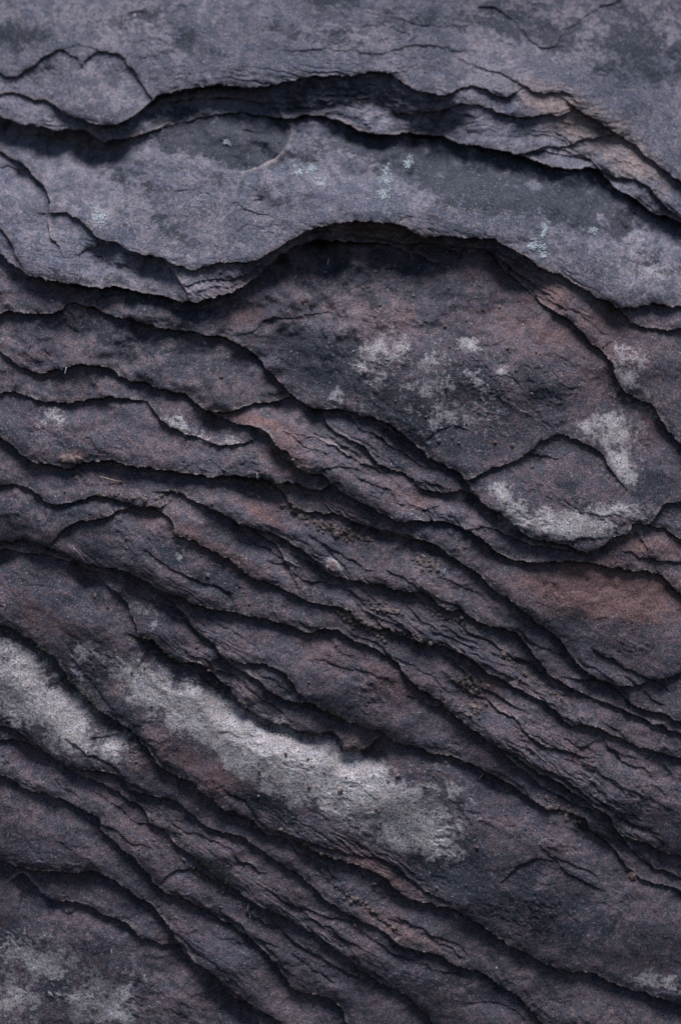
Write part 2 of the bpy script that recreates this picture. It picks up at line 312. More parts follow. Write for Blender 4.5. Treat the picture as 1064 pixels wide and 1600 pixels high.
# ---------------------------------------------------------------- relief of the layer faces
def ell(cx, cy, rx, ry, a, s=1.0):
    c, q = math.cos(math.radians(a)), math.sin(math.radians(a))
    dx = WX - cx; dy = WY - cy
    u = (dx * c + dy * q) / rx; v = (-dx * q + dy * c) / ry
    return s * np.clip(1.25 - np.sqrt(u * u + v * v) * 0.9, 0, 1)
def mask(lst):
    o = np.zeros_like(X)
    for a in lst: o = np.maximum(o, ell(*a))
    return o
lam = mask([(520,150,170,48,6,1),(600,190,140,18,6,.7),(930,200,120,40,32,.8),(600,370,180,22,3,1),(350,440,90,24,-18,1),(80,400,90,50,20,.6),(180,410,110,30,15,.8),
            (900,460,110,30,35,.7),(480,880,110,26,32,.9),(620,960,120,30,30,.9),(560,820,130,26,20,.9),(780,1040,160,34,36,.9),(860,1190,150,40,35,.9),(560,1330,150,18,22,.9),
            (560,700,140,40,35,.6),(700,790,120,30,28,.6),(300,960,120,30,38,.6),(330,1050,100,26,35,.6),(280,1290,160,18,38,.6),(470,1440,140,30,35,.7),(1000,1330,90,30,28,.8),
            (120,205,130,20,8,.7),(60,870,120,20,8,.7),(130,740,110,20,3,.7),(320,1500,140,40,38,.4)])
msk = sstep(330, 640, Y + 0.25 * X)           # the bedding dips more steeply lower down
bend = 5 * fbm(X, Y, 70, 61, 2)
CRD = []
for th in (0.12, 0.60):
    c_, s_ = math.cos(th), math.sin(th); CRD.append((WX * c_ + WY * s_, -WX * s_ + WY * c_ + bend))
def along(f):
    return f(*CRD[0]) * (1 - msk) + f(*CRD[1]) * msk
st1 = along(lambda a, c: perlin(a / 60, c / 5.0, 71) + 0.6 * perlin(a / 30, c / 2.6, 72))
st2 = along(lambda a, c: np.abs(perlin(a / 90, c / 9.0, 73)))
H += lam * (0.9 * st1 - 2.0 * np.clip(0.22 - st2, 0, 1) * 6)
H += 12.0 * fbm(X, Y, 190, 41, 2) + 2.2 * fbm(X, Y, 60, 43, 2) + 0.35 * fbm(X, Y, 13, 47, 3, .6)
sparse = sstep(.0, .35, fbm(X, Y, 110, 221, 2)) * .7 + .02          # shallow flaked scars with a sharp side, only here and there
H += sparse * along(lambda a, c: 1.3 * sstep(0.14, 0.17, fbm(a, c * 1.7, 44, 201, 3, .55)) - 1.2 * sstep(.34, .37, fbm(a, c * 1.5, 26, 207, 3, .55)))
H += 0.30 * along(lambda a, c: 1 - np.abs(fbm(a / 2.2, c, 22, 49, 3)) * 2)
H += 0.12 * rng.standard_normal(X.shape).astype(np.float32) * (X > -14) * (X < 1078)
# pitted rough flaking along the cracks
H += CRK * 2.2 * fbm(X, Y, 6, 53, 2)
# the whole face: leans back at the top, tucks under at the bottom
ty = (Y - 820) / 800
tt = 430 - Y - 0.10 * (X - 300)
lean = 0.30 * np.where(tt > 0, tt, 0) + 0.30 * 26 * np.exp(-np.abs(tt) / 26)      # the two upper ledges lean back and catch the sky
BASE = -lean - 0.10 * np.clip(800 - Y, 0, None) - np.where(ty > 0, 40 * np.abs(ty) ** 1.8, 0) - 70 * ((X - 480) / 560) ** 2
HT = H + BASE
# smooth displaced surface -> metres
sx = X + UX; sy = Y + UY
depth = DIST - HT * S
PX = (sx - 532) * S * depth / DIST; PZ = -(sy - 800) * S * depth / DIST; PY = depth - DIST
PX = (sx - 532) * S * (1 - HT * S / DIST)
CO = np.stack([PX, PY, PZ], -1).astype(np.float32)
print('relief', HT.min(), HT.max())

# ---------------------------------------------------------------- stains of the stone, plus darkened patches and pale lip rims
pale = mask([(245,1082,85,36,38,1.2),(330,1122,95,42,30,1.4),(430,1182,112,50,28,1.5),(540,1225,112,52,22,1.5),(620,1270,98,50,25,1.4),(680,1300,56,42,40,1.15),(690,1240,60,50,30,.45),
             (25,1070,68,56,35,1.1),(100,1125,70,46,38,1.05),(170,1165,60,30,30,.6),(140,1035,32,40,30,.6),(10,1030,40,40,0,.7),
             (60,1500,90,50,0,.6),(160,1565,80,55,0,.75),(25,1570,60,50,0,.6),(600,555,58,32,-25,.62),(590,590,24,44,20,.5),(700,620,110,80,30,.42),(740,545,36,20,30,.5),(790,580,26,16,30,.6),
             (545,632,50,20,25,.5),(955,675,60,34,0,.8),(975,730,28,60,-15,.62),(880,822,110,24,6,1.1),(800,790,52,22,42,.7),(960,800,60,20,0,.5),(290,668,55,14,32,.75),(360,690,30,10,0,.5),
             (80,665,22,34,10,.5),(80,700,20,20,0,.4),(990,600,42,80,-35,.5),(1000,425,100,34,12,.3),(1030,1530,50,18,10,.65),(800,1480,30,16,20,.4),(715,1435,16,10,0,.5),
             (160,335,24,22,0,.5),(520,885,22,12,0,.5),(300,860,60,30,20,.25),(230,960,40,26,40,.35),(640,800,50,12,20,.2),
             (930,185,60,30,28,.3),(480,1000,60,14,20,0)])
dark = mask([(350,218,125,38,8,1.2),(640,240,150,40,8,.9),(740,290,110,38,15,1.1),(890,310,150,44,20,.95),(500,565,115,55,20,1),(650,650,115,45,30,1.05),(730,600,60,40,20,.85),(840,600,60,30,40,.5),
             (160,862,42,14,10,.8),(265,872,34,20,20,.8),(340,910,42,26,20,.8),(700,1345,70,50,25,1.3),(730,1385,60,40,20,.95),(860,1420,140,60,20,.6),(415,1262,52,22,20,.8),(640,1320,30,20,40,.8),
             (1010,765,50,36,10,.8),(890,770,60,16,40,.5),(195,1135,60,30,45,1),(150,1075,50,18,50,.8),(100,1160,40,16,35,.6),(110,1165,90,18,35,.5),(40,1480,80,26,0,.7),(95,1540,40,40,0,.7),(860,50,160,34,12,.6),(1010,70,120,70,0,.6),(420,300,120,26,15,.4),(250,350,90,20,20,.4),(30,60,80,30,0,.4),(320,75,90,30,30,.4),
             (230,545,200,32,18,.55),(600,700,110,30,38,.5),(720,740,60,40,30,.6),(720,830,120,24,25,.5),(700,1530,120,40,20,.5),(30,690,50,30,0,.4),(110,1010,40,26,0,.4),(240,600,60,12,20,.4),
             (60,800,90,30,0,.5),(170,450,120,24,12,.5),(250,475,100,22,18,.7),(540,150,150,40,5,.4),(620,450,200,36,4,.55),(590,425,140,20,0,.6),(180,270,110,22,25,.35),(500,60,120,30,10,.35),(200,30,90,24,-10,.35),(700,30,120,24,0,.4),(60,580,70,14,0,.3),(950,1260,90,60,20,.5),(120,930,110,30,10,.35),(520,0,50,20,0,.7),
             (60,110,60,14,-20,.4),(990,100,90,20,-25,.4),(230,340,60,40,0,.25),(650,420,160,40,0,.4)])  # includes patches that darken the slab below the arch
rust = mask([(900,185,110,40,28,.95),(980,240,90,34,42,.8),(590,360,90,14,2,.9),(660,380,50,12,5,.6),(390,656,60,10,12,1),(450,680,30,16,30,.7),(440,705,26,40,-40,.8),(116,714,22,11,0,1),
             (640,780,50,20,30,.5),(960,925,130,46,8,1.25),(1000,850,100,26,12,.7),(870,500,160,80,35,.45),(700,470,200,60,10,.22),(330,860,120,22,28,.6),(400,800,60,14,25,.5),(500,780,60,10,25,.6),
             (100,985,70,26,30,.4),(230,1180,110,26,40,.4),(330,1210,100,36,30,.55),(600,1370,100,14,32,.6),(620,1450,90,20,30,.4),(420,510,60,26,10,.4),(770,500,120,60,30,.2),(470,600,14,60,-40,.4),
             (760,1080,30,40,-40,.5),(900,1180,36,14,20,.5),(590,1060,160,30,20,.3),(640,1230,80,20,10,.3),(1000,650,50,60,0,.4),(60,560,30,14,0,.3),(130,1000,50,20,0,.3),(560,820,100,12,20,.4)])
mot = fbm(WX, WY, 34, 81, 4, .6)
def rag(m, k=1.0): return np.clip(m + k * m * (1.1 - m * .5) * mot, 0, 1)
ATT = np.stack([rag(pale, .8), rag(dark, .9), rag(rust, .6), np.clip(LIP * (0.7 + .6 * mot), 0, 1)], -1).astype(np.float32)  # alpha: lip rims, both wear and painted edge light
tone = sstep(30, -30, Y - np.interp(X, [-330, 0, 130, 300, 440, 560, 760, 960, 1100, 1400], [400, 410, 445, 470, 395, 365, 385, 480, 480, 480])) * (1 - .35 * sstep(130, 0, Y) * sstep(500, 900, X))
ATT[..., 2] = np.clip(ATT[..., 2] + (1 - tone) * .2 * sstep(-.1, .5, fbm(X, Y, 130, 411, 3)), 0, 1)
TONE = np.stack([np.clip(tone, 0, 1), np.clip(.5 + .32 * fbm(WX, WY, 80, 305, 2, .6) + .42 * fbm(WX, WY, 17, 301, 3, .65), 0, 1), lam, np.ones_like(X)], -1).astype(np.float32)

# ---------------------------------------------------------------- materials
def new_mat(name):
    m = bpy.data.materials.new(name); m.use_nodes = True
    return m, m.node_tree, m.node_tree.nodes['Principled BSDF']
def rock_material():
    m, t, b = new_mat('weathered_sandstone'); N = t.nodes; Lk = t.links.new
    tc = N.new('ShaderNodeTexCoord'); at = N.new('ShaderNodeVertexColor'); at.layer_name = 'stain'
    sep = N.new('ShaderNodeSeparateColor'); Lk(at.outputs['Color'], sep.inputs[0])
    def noise(scale, det=3, rough=.55, dist=0):
        n = N.new('ShaderNodeTexNoise'); n.inputs['Scale'].default_value = scale; n.inputs['Detail'].default_value = det
        n.inputs['Roughness'].default_value = rough; n.inputs['Distortion'].default_value = dist
        Lk(tc.outputs['Object'], n.inputs['Vector']); return n.outputs['Fac']
    def mr(v, a, b_, c=0., d=1.):
        n = N.new('ShaderNodeMapRange'); n.inputs[1].default_value = a; n.inputs[2].default_value = b_; n.inputs[3].default_value = c; n.inputs[4].default_value = d
        Lk(v, n.inputs[0]); return n.outputs[0]
    def math_(op, a, b_):
        n = N.new('ShaderNodeMath'); n.operation = op
        for i, v in enumerate((a, b_)):
            if isinstance(v, (int, float)): n.inputs[i].default_value = v
            else: Lk(v, n.inputs[i])
        return n.outputs[0]
    def mix(f, a, b_, mode='MIX'):
        n = N.new('ShaderNodeMix'); n.data_type = 'RGBA'; n.blend_type = mode
        if isinstance(f, (int, float)): n.inputs['Factor'].default_value = f
        else: Lk(f, n.inputs['Factor'])
        for k, v in (('A', a), ('B', b_)):
            s = [i for i in n.inputs if i.name == k and i.type == 'RGBA'][0]
            if isinstance(v, tuple): s.default_value = v + (1,)
            else: Lk(v, s)
        return [o for o in n.outputs if o.type == 'RGBA'][0]
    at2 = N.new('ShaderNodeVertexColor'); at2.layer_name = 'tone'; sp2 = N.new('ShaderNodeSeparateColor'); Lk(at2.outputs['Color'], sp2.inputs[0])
    big = noise(16, 5, .6); mid = noise(60, 5, .65); fine = noise(260, 4, .7); grain = noise(900, 2, .9); grain2 = noise(1000, 1, .5)
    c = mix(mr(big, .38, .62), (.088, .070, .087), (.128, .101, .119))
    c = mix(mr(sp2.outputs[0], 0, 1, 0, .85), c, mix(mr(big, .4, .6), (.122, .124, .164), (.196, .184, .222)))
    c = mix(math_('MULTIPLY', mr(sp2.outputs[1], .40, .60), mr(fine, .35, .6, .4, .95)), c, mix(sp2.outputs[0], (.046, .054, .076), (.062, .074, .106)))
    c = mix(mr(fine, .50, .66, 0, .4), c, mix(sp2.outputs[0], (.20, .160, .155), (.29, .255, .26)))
    # rust
    rf = mr(math_('ADD', sep.outputs[2], math_('MULTIPLY', math_('SUBTRACT', fine, .5), .9)), .15, .85, 0, .85)
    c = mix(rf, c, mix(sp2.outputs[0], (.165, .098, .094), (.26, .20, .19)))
    # dark crust, also the darkened area below the arch
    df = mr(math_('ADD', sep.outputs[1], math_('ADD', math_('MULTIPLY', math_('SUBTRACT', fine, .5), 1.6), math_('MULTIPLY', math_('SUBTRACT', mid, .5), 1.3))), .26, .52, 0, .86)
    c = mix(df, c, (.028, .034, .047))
    # bleached, powdery patches
    pf = mr(math_('ADD', sep.outputs[0], math_('ADD', math_('MULTIPLY', math_('SUBTRACT', fine, .5), 1.7), math_('MULTIPLY', math_('SUBTRACT', mid, .5), 1.1))), .34, .52, 0, .95)
    pc = mix(mr(sep.outputs[0], .50, .90), mix(mr(mid, .4, .6), (.220, .198, .215), (.33, .31, .33)), mix(mr(mid, .4, .6), (.315, .288, .292), (.44, .412, .425)))
    c = mix(math_('MULTIPLY', pf, mr(sep.outputs[0], .30, .70, .70, 1)), c, pc)
    # black pinholes on the bleached stone
    vo = N.new('ShaderNodeTexVoronoi'); vo.inputs['Scale'].default_value = 300; Lk(tc.outputs['Object'], vo.inputs['Vector'])
    pin = math_('MULTIPLY', mr(vo.outputs['Distance'], .17, .25, 1, 0), mr(mid, .40, .52))
    c = mix(math_('MULTIPLY', math_('MULTIPLY', pin, mr(sep.outputs[0], .2, .5)), .8), c, (.04, .045, .055))
    # worn lips, paled further to paint in their lit rims
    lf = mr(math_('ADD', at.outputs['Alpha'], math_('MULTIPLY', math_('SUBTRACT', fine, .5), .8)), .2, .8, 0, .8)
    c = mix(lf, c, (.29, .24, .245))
    # sand grain
    nc = N.new('ShaderNodeTexNoise'); nc.inputs['Scale'].default_value = 620; nc.inputs['Detail'].default_value = 2; nc.inputs['Roughness'].default_value = .8
    Lk(tc.outputs['Object'], nc.inputs['Vector']); scn = N.new('ShaderNodeSeparateColor'); Lk(nc.outputs['Color'], scn.inputs[0])
    c = mix(1.0, c, mix(mr(scn.outputs[1], .40, .60), (.90, .98, 1.10), (1.11, .99, .91)), 'MULTIPLY')
    c = mix(1.0, c, mix(mr(scn.outputs[2], .40, .60), (.82, .82, .83), (1.18, 1.18, 1.18)), 'MULTIPLY')
    c = mix(1.0, c, mix(mr(grain, .40, .60), (.45, .46, .48), (1.55, 1.54, 1.53)), 'MULTIPLY')
    c = mix(mr(grain2, .68, .76, 0, .7), c, (.60, .56, .58))
    Lk(c, b.inputs['Base Color'])
    b.inputs['Roughness'].default_value = .88; b.inputs['Specular IOR Level'].default_value = .22
    bm = N.new('ShaderNodeBump'); bm.inputs['Strength'].default_value = .5; bm.inputs['Distance'].default_value = .0007
    hgt = math_('ADD', math_('MULTIPLY', grain, .4), math_('MULTIPLY', fine, .7))
    hgt = math_('SUBTRACT', hgt, math_('MULTIPLY', pin, .5))
    Lk(hgt, bm.inputs['Height']); Lk(bm.outputs[0], b.inputs['Normal'])
    return m
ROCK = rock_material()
def simple(name, col, col2=None, rough=.8, scale=500):
    m, t, b = new_mat(name); N = t.nodes
    tc = N.new('ShaderNodeTexCoord'); n = N.new('ShaderNodeTexNoise'); n.inputs['Scale'].default_value = scale; n.inputs['Detail'].default_value = 3
    t.links.new(tc.outputs['Object'], n.inputs['Vector'])
    r = N.new('ShaderNodeValToRGB'); r.color_ramp.elements[0].position = .35; r.color_ramp.elements[1].position = .65
    r.color_ramp.elements[0].color = col + (1,); r.color_ramp.elements[1].color = (col2 or tuple(min(1, c * 1.5) for c in col)) + (1,)
    t.links.new(n.outputs['Fac'], r.inputs[0]); t.links.new(r.outputs[0], b.inputs['Base Color']); b.inputs['Roughness'].default_value = rough
    return m
M_LICH = simple('pale_lichen', (.27, .31, .35), (.45, .50, .55), .9)
M_MOSS = simple('dark_moss', (.022, .040, .022), (.055, .095, .045), .9)
M_FIB = simple('pale_fibre', (.55, .60, .66), (.75, .8, .85), .6)
M_TWIG = simple('dry_twig', (.22, .17, .13), (.38, .31, .25), .8)
M_CHIP = simple('broken_sandstone', (.11, .078, .078), (.22, .158, .155), .9, 420)
M_GRIT = simple('sandstone_grit', (.065, .050, .052), (.19, .145, .14), .9, 300)

# ---------------------------------------------------------------- cut the face into its layers
st_ = 2
cj = np.arange(0, NY - 1, st_); ci = np.arange(0, NX - 1, st_)
bar = np.minimum(np.minimum(BAR[np.ix_(cj, ci)], BAR[np.ix_(np.minimum(cj + 1, NY - 1), ci)]), np.minimum(BAR[np.ix_(cj, np.minimum(ci + 1, NX - 1))], BAR[np.ix_(np.minimum(cj + 1, NY - 1), np.minimum(ci + 1, NX - 1))]))
ccx = gx_[ci]; ccy = gy_[cj]
import heapq
# one group of points per layer; the layers grow from them and meet along the broken edges
SEEDS = [((300,60),(1000,60),(900,130),(560,40),(640,90),(730,90),(760,60)), ((860,25),(820,5),(900,10)), ((100,130),(170,120)), ((40,164),(100,188)), ((20,133),), ((520,150),(420,150)), ((690,190),(620,190)), ((800,160),),
 ((870,208),(920,205)), ((850,243),), ((960,240),(990,265)), ((300,320),(700,260),(950,400)), ((40,360),(30,300)), ((110,405),(170,412),(100,350)), ((340,437),), ((1030,497),),
 ((870,460),(1000,590),(1040,600)), ((650,520),(1000,720),(900,560),(450,440),(420,540),(400,490)), ((830,770),(900,740)), ((60,465),), ((230,490),(330,505)), ((200,550),(60,540),(350,600)),
 ((100,602),(250,630),(330,675)), ((180,680),(60,660),(320,720)), ((400,652),(440,660)), ((410,705),(440,735)), ((520,720),(470,690)), ((560,712),), ((600,675),(540,655)),
 ((700,760),(730,765)), ((700,800),(560,765)), ((770,840),), ((60,770),(30,740),(200,765)), ((500,780),(430,752)), ((600,820),(640,835)), ((420,800),(600,880),(780,965),(720,910)),
 ((60,820),(20,800)), ((330,830),(400,870),(300,800)), ((475,900),), ((250,870),(150,845),(400,930)), ((950,980),(960,930),(800,900)), ((960,878),(860,868)), ((1035,860),), ((1040,810),),
 ((600,950),(750,1000),(860,1085)), ((900,1040),), ((1030,1095),), ((1040,1125),), ((1020,1160),(900,1110)), ((600,1005),), ((740,1085),(650,1040)), ((950,1200),(860,1160),(1040,1260)),
 ((800,1160),(880,1225)), ((560,1080),(350,970),(680,1140)), ((450,1080),(390,1055)), ((900,1270),(840,1235)), ((1030,1352),), ((1040,1375),), ((280,1000),(230,945),(420,1112)),
 ((560,1152),), ((80,930),(160,1000),(60,900)), ((300,1120),(170,1060),(120,1010),(540,1220),(850,1430),(230,1060)), ((540,1335),(620,1365)), ((60,1080),(170,1170),(120,1130)), ((240,1225),(350,1285)),
 ((600,1425),(450,1330),(760,1500)), ((60,1152),(150,1212)), ((300,1310),(400,1370),(220,1255)), ((560,1470),(700,1540),(480,1430)), ((180,1270),(60,1190),(350,1410)), ((310,1385),),
 ((480,1500),(420,1470)), ((90,1300),(200,1360)), ((300,1460),(270,1420),(400,1560)), ((120,1385),(220,1430)), ((80,1520),(200,1550)), ((540,1580),(470,1575)), ((700,1580),), ((330,1585),), ((640,775),)]
hgt_, wid_ = bar.shape
MG = (X < -14) | (X > 1076) | (Y < -14) | (Y > 1612)
MG = MG[np.ix_(cj, ci)]; barm = np.where(MG, np.maximum(bar - 6, 0), bar)
elev = ((1 + 400 * np.exp(-barm / 2.2)) * np.where(MG, 4, 1)).ravel().tolist()
best = [1e18] * (len(elev))
lab = [0] * (hgt_ * wid_); heap = []
for k, grp in enumerate(SEEDS):
    for n_ in range(len(grp)):
        x0, y0 = grp[n_]
        c_ = int(np.clip(np.searchsorted(ccx, x0), 0, wid_ - 1)); r0_ = int(np.clip(np.searchsorted(ccy, y0), 0, hgt_ - 1))
        q = r0_ * wid_ + c_; lab[q] = k + 1; best[q] = 0.0; heapq.heappush(heap, (0.0, q))
while heap:
    e0, q = heapq.heappop(heap)
    if e0 > best[q]: continue
    x = q % wid_; L0 = lab[q]
    for q2 in ((q - 1) if x > 0 else -1, (q + 1) if x < wid_ - 1 else -1, q - wid_, q + wid_):
        if q2 < 0 or q2 >= hgt_ * wid_: continue
        c2 = e0 + elev[q2]
        if c2 < best[q2]:
            best[q2] = c2; lab[q2] = L0; heapq.heappush(heap, (c2, q2))
LB = np.array(lab).reshape(hgt_, wid_)
FL = LB[np.minimum(np.arange(NY - 1) // st_, hgt_ - 1)][:, np.minimum(np.arange(NX - 1) // st_, wid_ - 1)]
labels = [k for k in np.unique(FL)]
print('layers', len(labels), 'grid', NX, NY)

# ---------------------------------------------------------------- the rock: one thing, its layers are parts
rock = bpy.data.objects.new('layered_rock_face', None); COL.objects.link(rock); rock.location = (0, 0, -.4)
rock['label'] = 'purple grey sandstone face of thin overlapping layers with ragged dark gaps, filling the view'
rock['category'] = 'rock'
CO2 = CO - np.array([0, 0, -.4], np.float32)
idx = np.arange(NX * NY).reshape(NY, NX)
V = CO2.reshape(-1, 3); A = ATT.reshape(-1, 4); TN = TONE.reshape(-1, 4)
# analytic normals of the whole sheet, so that the cuts between layers stay invisible
dxv = np.gradient(CO, axis=1); dyv = np.gradient(CO, axis=0)
NRM = np.cross(dyv, dxv); NRM /= np.maximum(1e-12, np.linalg.norm(NRM, axis=-1, keepdims=True))
def build_mesh(name, verts, quads, mat, att=None, ton=None):
    me = bpy.data.meshes.new(name); nq = len(quads)
    me.vertices.add(len(verts)); me.vertices.foreach_set('co', verts.ravel())
    me.loops.add(nq * 4); me.loops.foreach_set('vertex_index', quads.ravel().astype(np.int32))
    me.polygons.add(nq); me.polygons.foreach_set('loop_start', np.arange(0, nq * 4, 4, dtype=np.int32))
    me.polygons.foreach_set('use_smooth', np.ones(nq, bool))
    if att is not None:
        a = me.color_attributes.new('stain', 'FLOAT_COLOR', 'POINT'); a.data.foreach_set('color', att.ravel())
    if ton is not None:
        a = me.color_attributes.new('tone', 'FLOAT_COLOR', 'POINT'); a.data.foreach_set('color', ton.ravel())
    me.update(calc_edges=True); me.materials.append(mat)
    return me
q_all = np.stack([idx[:-1, :-1], idx[1:, :-1], idx[1:, 1:], idx[:-1, 1:]], -1).reshape(-1, 4)
fl = FL.ravel()
order = np.argsort(fl, kind='stable'); fls = fl[order]
starts = np.searchsorted(fls, labels, 'left'); ends = np.searchsorted(fls, labels, 'right')
LAYERS = []
for k, a_, b_ in zip(labels, starts, ends):
    q = q_all[order[a_:b_]]
    u, inv = np.unique(q.ravel(), return_inverse=True)
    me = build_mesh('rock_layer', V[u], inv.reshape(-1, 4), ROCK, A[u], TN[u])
    o = bpy.data.objects.new('rock_layer', me); COL.objects.link(o); o.parent = rock
    LAYERS.append((k, o))
FACE = {(300,60): 'pale lavender grey top layer', (300,320): 'broad pale grey layer with lichen spots and a dark oval hollow', (650,520): 'large bulging layer with blue black and pale blotches',
        (830,770): 'rounded plate with a bleached lower rim', (540,1220): 'long layer carrying the bleached speckled band', (60,1080): 'blotched pale layer at the left border',
        (960,930): 'pinkish brown rounded layer at the right border', (560,1080): 'smooth plum brown layer above the bleached band', (80,1520): 'dark layer with bleached blotches in the lower left corner',
        (400,652): 'thin rusty ledge', (520,150): 'dark wedge shaped layer under the top ledge'}
for (x_, y_), lb in FACE.items():
    k_ = FL[np.searchsorted(gy_, y_), np.searchsorted(gx_, x_)]
    for k, o in LAYERS:
        if k == k_: o['label'] = lb
# body of the rock behind the face: sides and back
rim = np.concatenate([idx[0, :], idx[1:, -1], idx[-1, -2::-1], idx[-2:0:-1, 0]])
rv = V[rim]; back = rv.copy(); back[:, 1] = .34
nR = len(rim); vv = np.concatenate([rv, back]); i_ = np.arange(nR); j_ = (i_ + 1) % nR
qs = np.stack([i_, j_, j_ + nR, i_ + nR], -1)
cn = [nR, nR + NX - 1, nR + NX - 1 + NY - 1, nR + 2 * (NX - 1) + NY - 1]
qs = np.concatenate([qs, np.array([cn])])
me = build_mesh('rock_body', vv.astype(np.float32), qs, ROCK, np.zeros((len(vv), 4), np.float32))
me.polygons.foreach_set('use_smooth', np.zeros(len(qs), bool))
o = bpy.data.objects.new('rock_body', me); COL.objects.link(o); o.parent = rock

# ---------------------------------------------------------------- small things lying on the rock
def surf(px, py):
    # nearest visible (proudest) grid point at photo position px, py
    i = int(np.clip(np.searchsorted(gx_, px), 8, NX - 9)); j = int(np.clip(np.searchsorted(gy_, py), 8, NY - 9))
    wx = sx[j - 6:j + 7, i - 6:i + 7] - px; wy = sy[j - 6:j + 7, i - 6:i + 7] - py
    d = np.hypot(wx, wy); m = np.where(d < 1.6, HT[j - 6:j + 7, i - 6:i + 7], -1e9)
    if m.max() < -1e8: m = -d
    a, b = np.unravel_index(np.argmax(m), m.shape)
    jj, ii = j - 6 + a, i - 6 + b
    n = NRM[max(0, jj - 2):jj + 3, max(0, ii - 2):ii + 3].reshape(-1, 3).mean(0); n = Vector(n.tolist())
    if n.length < 1e-6: n = Vector((0, -1, 0))
    n.normalize()
    if n.y > 0: n = -n
    return Vector(CO[jj, ii].tolist()), n
import bmesh
def ico_verts(sub=1):
    bm = bmesh.new(); bmesh.ops.create_icosphere(bm, subdivisions=sub, radius=1)
    v = np.array([x.co[:] for x in bm.verts]); f = [tuple(y.index for y in x.verts) for x in bm.faces]; bm.free(); return v, f
IV1, IF1 = ico_verts(1); IV2, IF2 = ico_verts(2)
class MB:
    def __init__(s): s.v = []; s.f = []
    def blob(s, c, r, n=None, flat=1.0, jit=.25, sub=1, rnd=random, elong=1.0):
        v0, f0 = (IV1, IF1) if sub == 1 else (IV2, IF2)
        v = v0 * (1 + np.array([[rnd.uniform(-jit, jit)] for _ in v0]))
        v = v * np.array([elong, 1, flat]) * r
        q = (n or Vector((0, -1, 0))).to_track_quat('Z', 'Y').to_matrix() @ Matrix.Rotation(rnd.uniform(0, 6.28), 3, 'Z')
        v = v @ np.array(q).T + np.array(c)
        b = len(s.v); s.v += v.tolist(); s.f += [tuple(b + i for i in t) for t in f0]
    def tube(s, pts, rads, k=5):
        b = len(s.v); n = len(pts)
        for i, p in enumerate(pts):
            d = (pts[min(n - 1, i + 1)] - pts[max(0, i - 1)]); q = d.to_track_quat('Z', 'Y')
            for a in range(k):
                s.v.append((p + q @ Vector((math.cos(6.283 * a / k), math.sin(6.283 * a / k), 0)) * rads[i])[:])
        for i in range(n - 1):
            for a in range(k):
                s.f.append((b + i * k + a, b + i * k + (a + 1) % k, b + (i + 1) * k + (a + 1) % k, b + (i + 1) * k + a))
        s.f.append(tuple(b + a for a in reversed(range(k)))); s.f.append(tuple(b + (n - 1) * k + a for a in range(k)))
    def obj(s, name, mat, origin, smooth=True):
        me = bpy.data.meshes.new(name); o0 = Vector(origin)
        me.from_pydata([(Vector(v) - o0)[:] for v in s.v], [], s.f); me.materials.append(mat)
        if smooth: me.polygons.foreach_set('use_smooth', [True] * len(me.polygons))
        o = bpy.data.objects.new(name, me); COL.objects.link(o); o.location = origin; return o
def tag(o, label, cat, group=None, kind=None):
    o['label'] = label
    if cat: o['category'] = cat
    if group: o['group'] = group
    if kind: o['kind'] = kind
    return o
# lichen crusts: (x, y, spread x, spread y, angle, granules, label)
LI = [(157,336,15,11,0,150,'round pale blue lichen spot on the left of the second ledge'),
      (465,266,11,6,-10,50,'small lichen fleck left of the pair under the curved dark recess'),
      (486,260,10,7,10,60,'lichen fleck above the bright spot in the middle of the second ledge'),
      (504,285,10,9,0,70,'bright lichen spot lowest of the cluster near the middle of the second ledge'),
      (603,276,11,15,10,80,'loose greenish lichen patch above the brightest crust on the second ledge'),
      (601,302,13,7,-10,90,'bright crusty lichen patch closing the lower end of the greenish one'),
      (637,255,8,11,15,60,'feathery lichen patch just under the dark overhang at upper middle'),
      (352,220,5,5,0,26,'tiny white lichen star inside the dark recess'),
      (849,362,6,14,25,80,'upper narrow part of the pale blue lichen on the right of the second ledge'),
      (838,384,12,9,10,120,'brightest pale blue lichen blob right of the arch'),
      (850,398,7,6,0,36,'small lichen dot hanging below the brightest blob right of the arch'),
      (925,360,9,8,0,30,'dim scattered lichen on the far right of the second ledge'),
      ]
for (x, y, rx, ry, an, n, lb) in LI:
    mb = MB(); rr = random.Random(int(x)); c0, n0 = surf(x, y); ca, sa = math.cos(math.radians(an)), math.sin(math.radians(an))
    lobes = [(rr.gauss(0, .5), rr.gauss(0, .5)) for _ in range(7)]
    for k in range(int(n * 1.5)):
        lo = rr.choice(lobes); u = (lo[0] + rr.gauss(0, .26)) * rx; v = (lo[1] + rr.gauss(0, .26)) * ry
        p, nn = surf(x + u * ca - v * sa, y + u * sa + v * ca)
        mb.blob(p + nn * .0001, rr.uniform(.4, 1.1) * S * 1.7, nn, .45, .35, 1, rr)
    tag(mb.obj('lichen_patch', M_LICH, c0), lb, 'lichen', 'pale lichen crusts on the second ledge' if y < 420 else None)
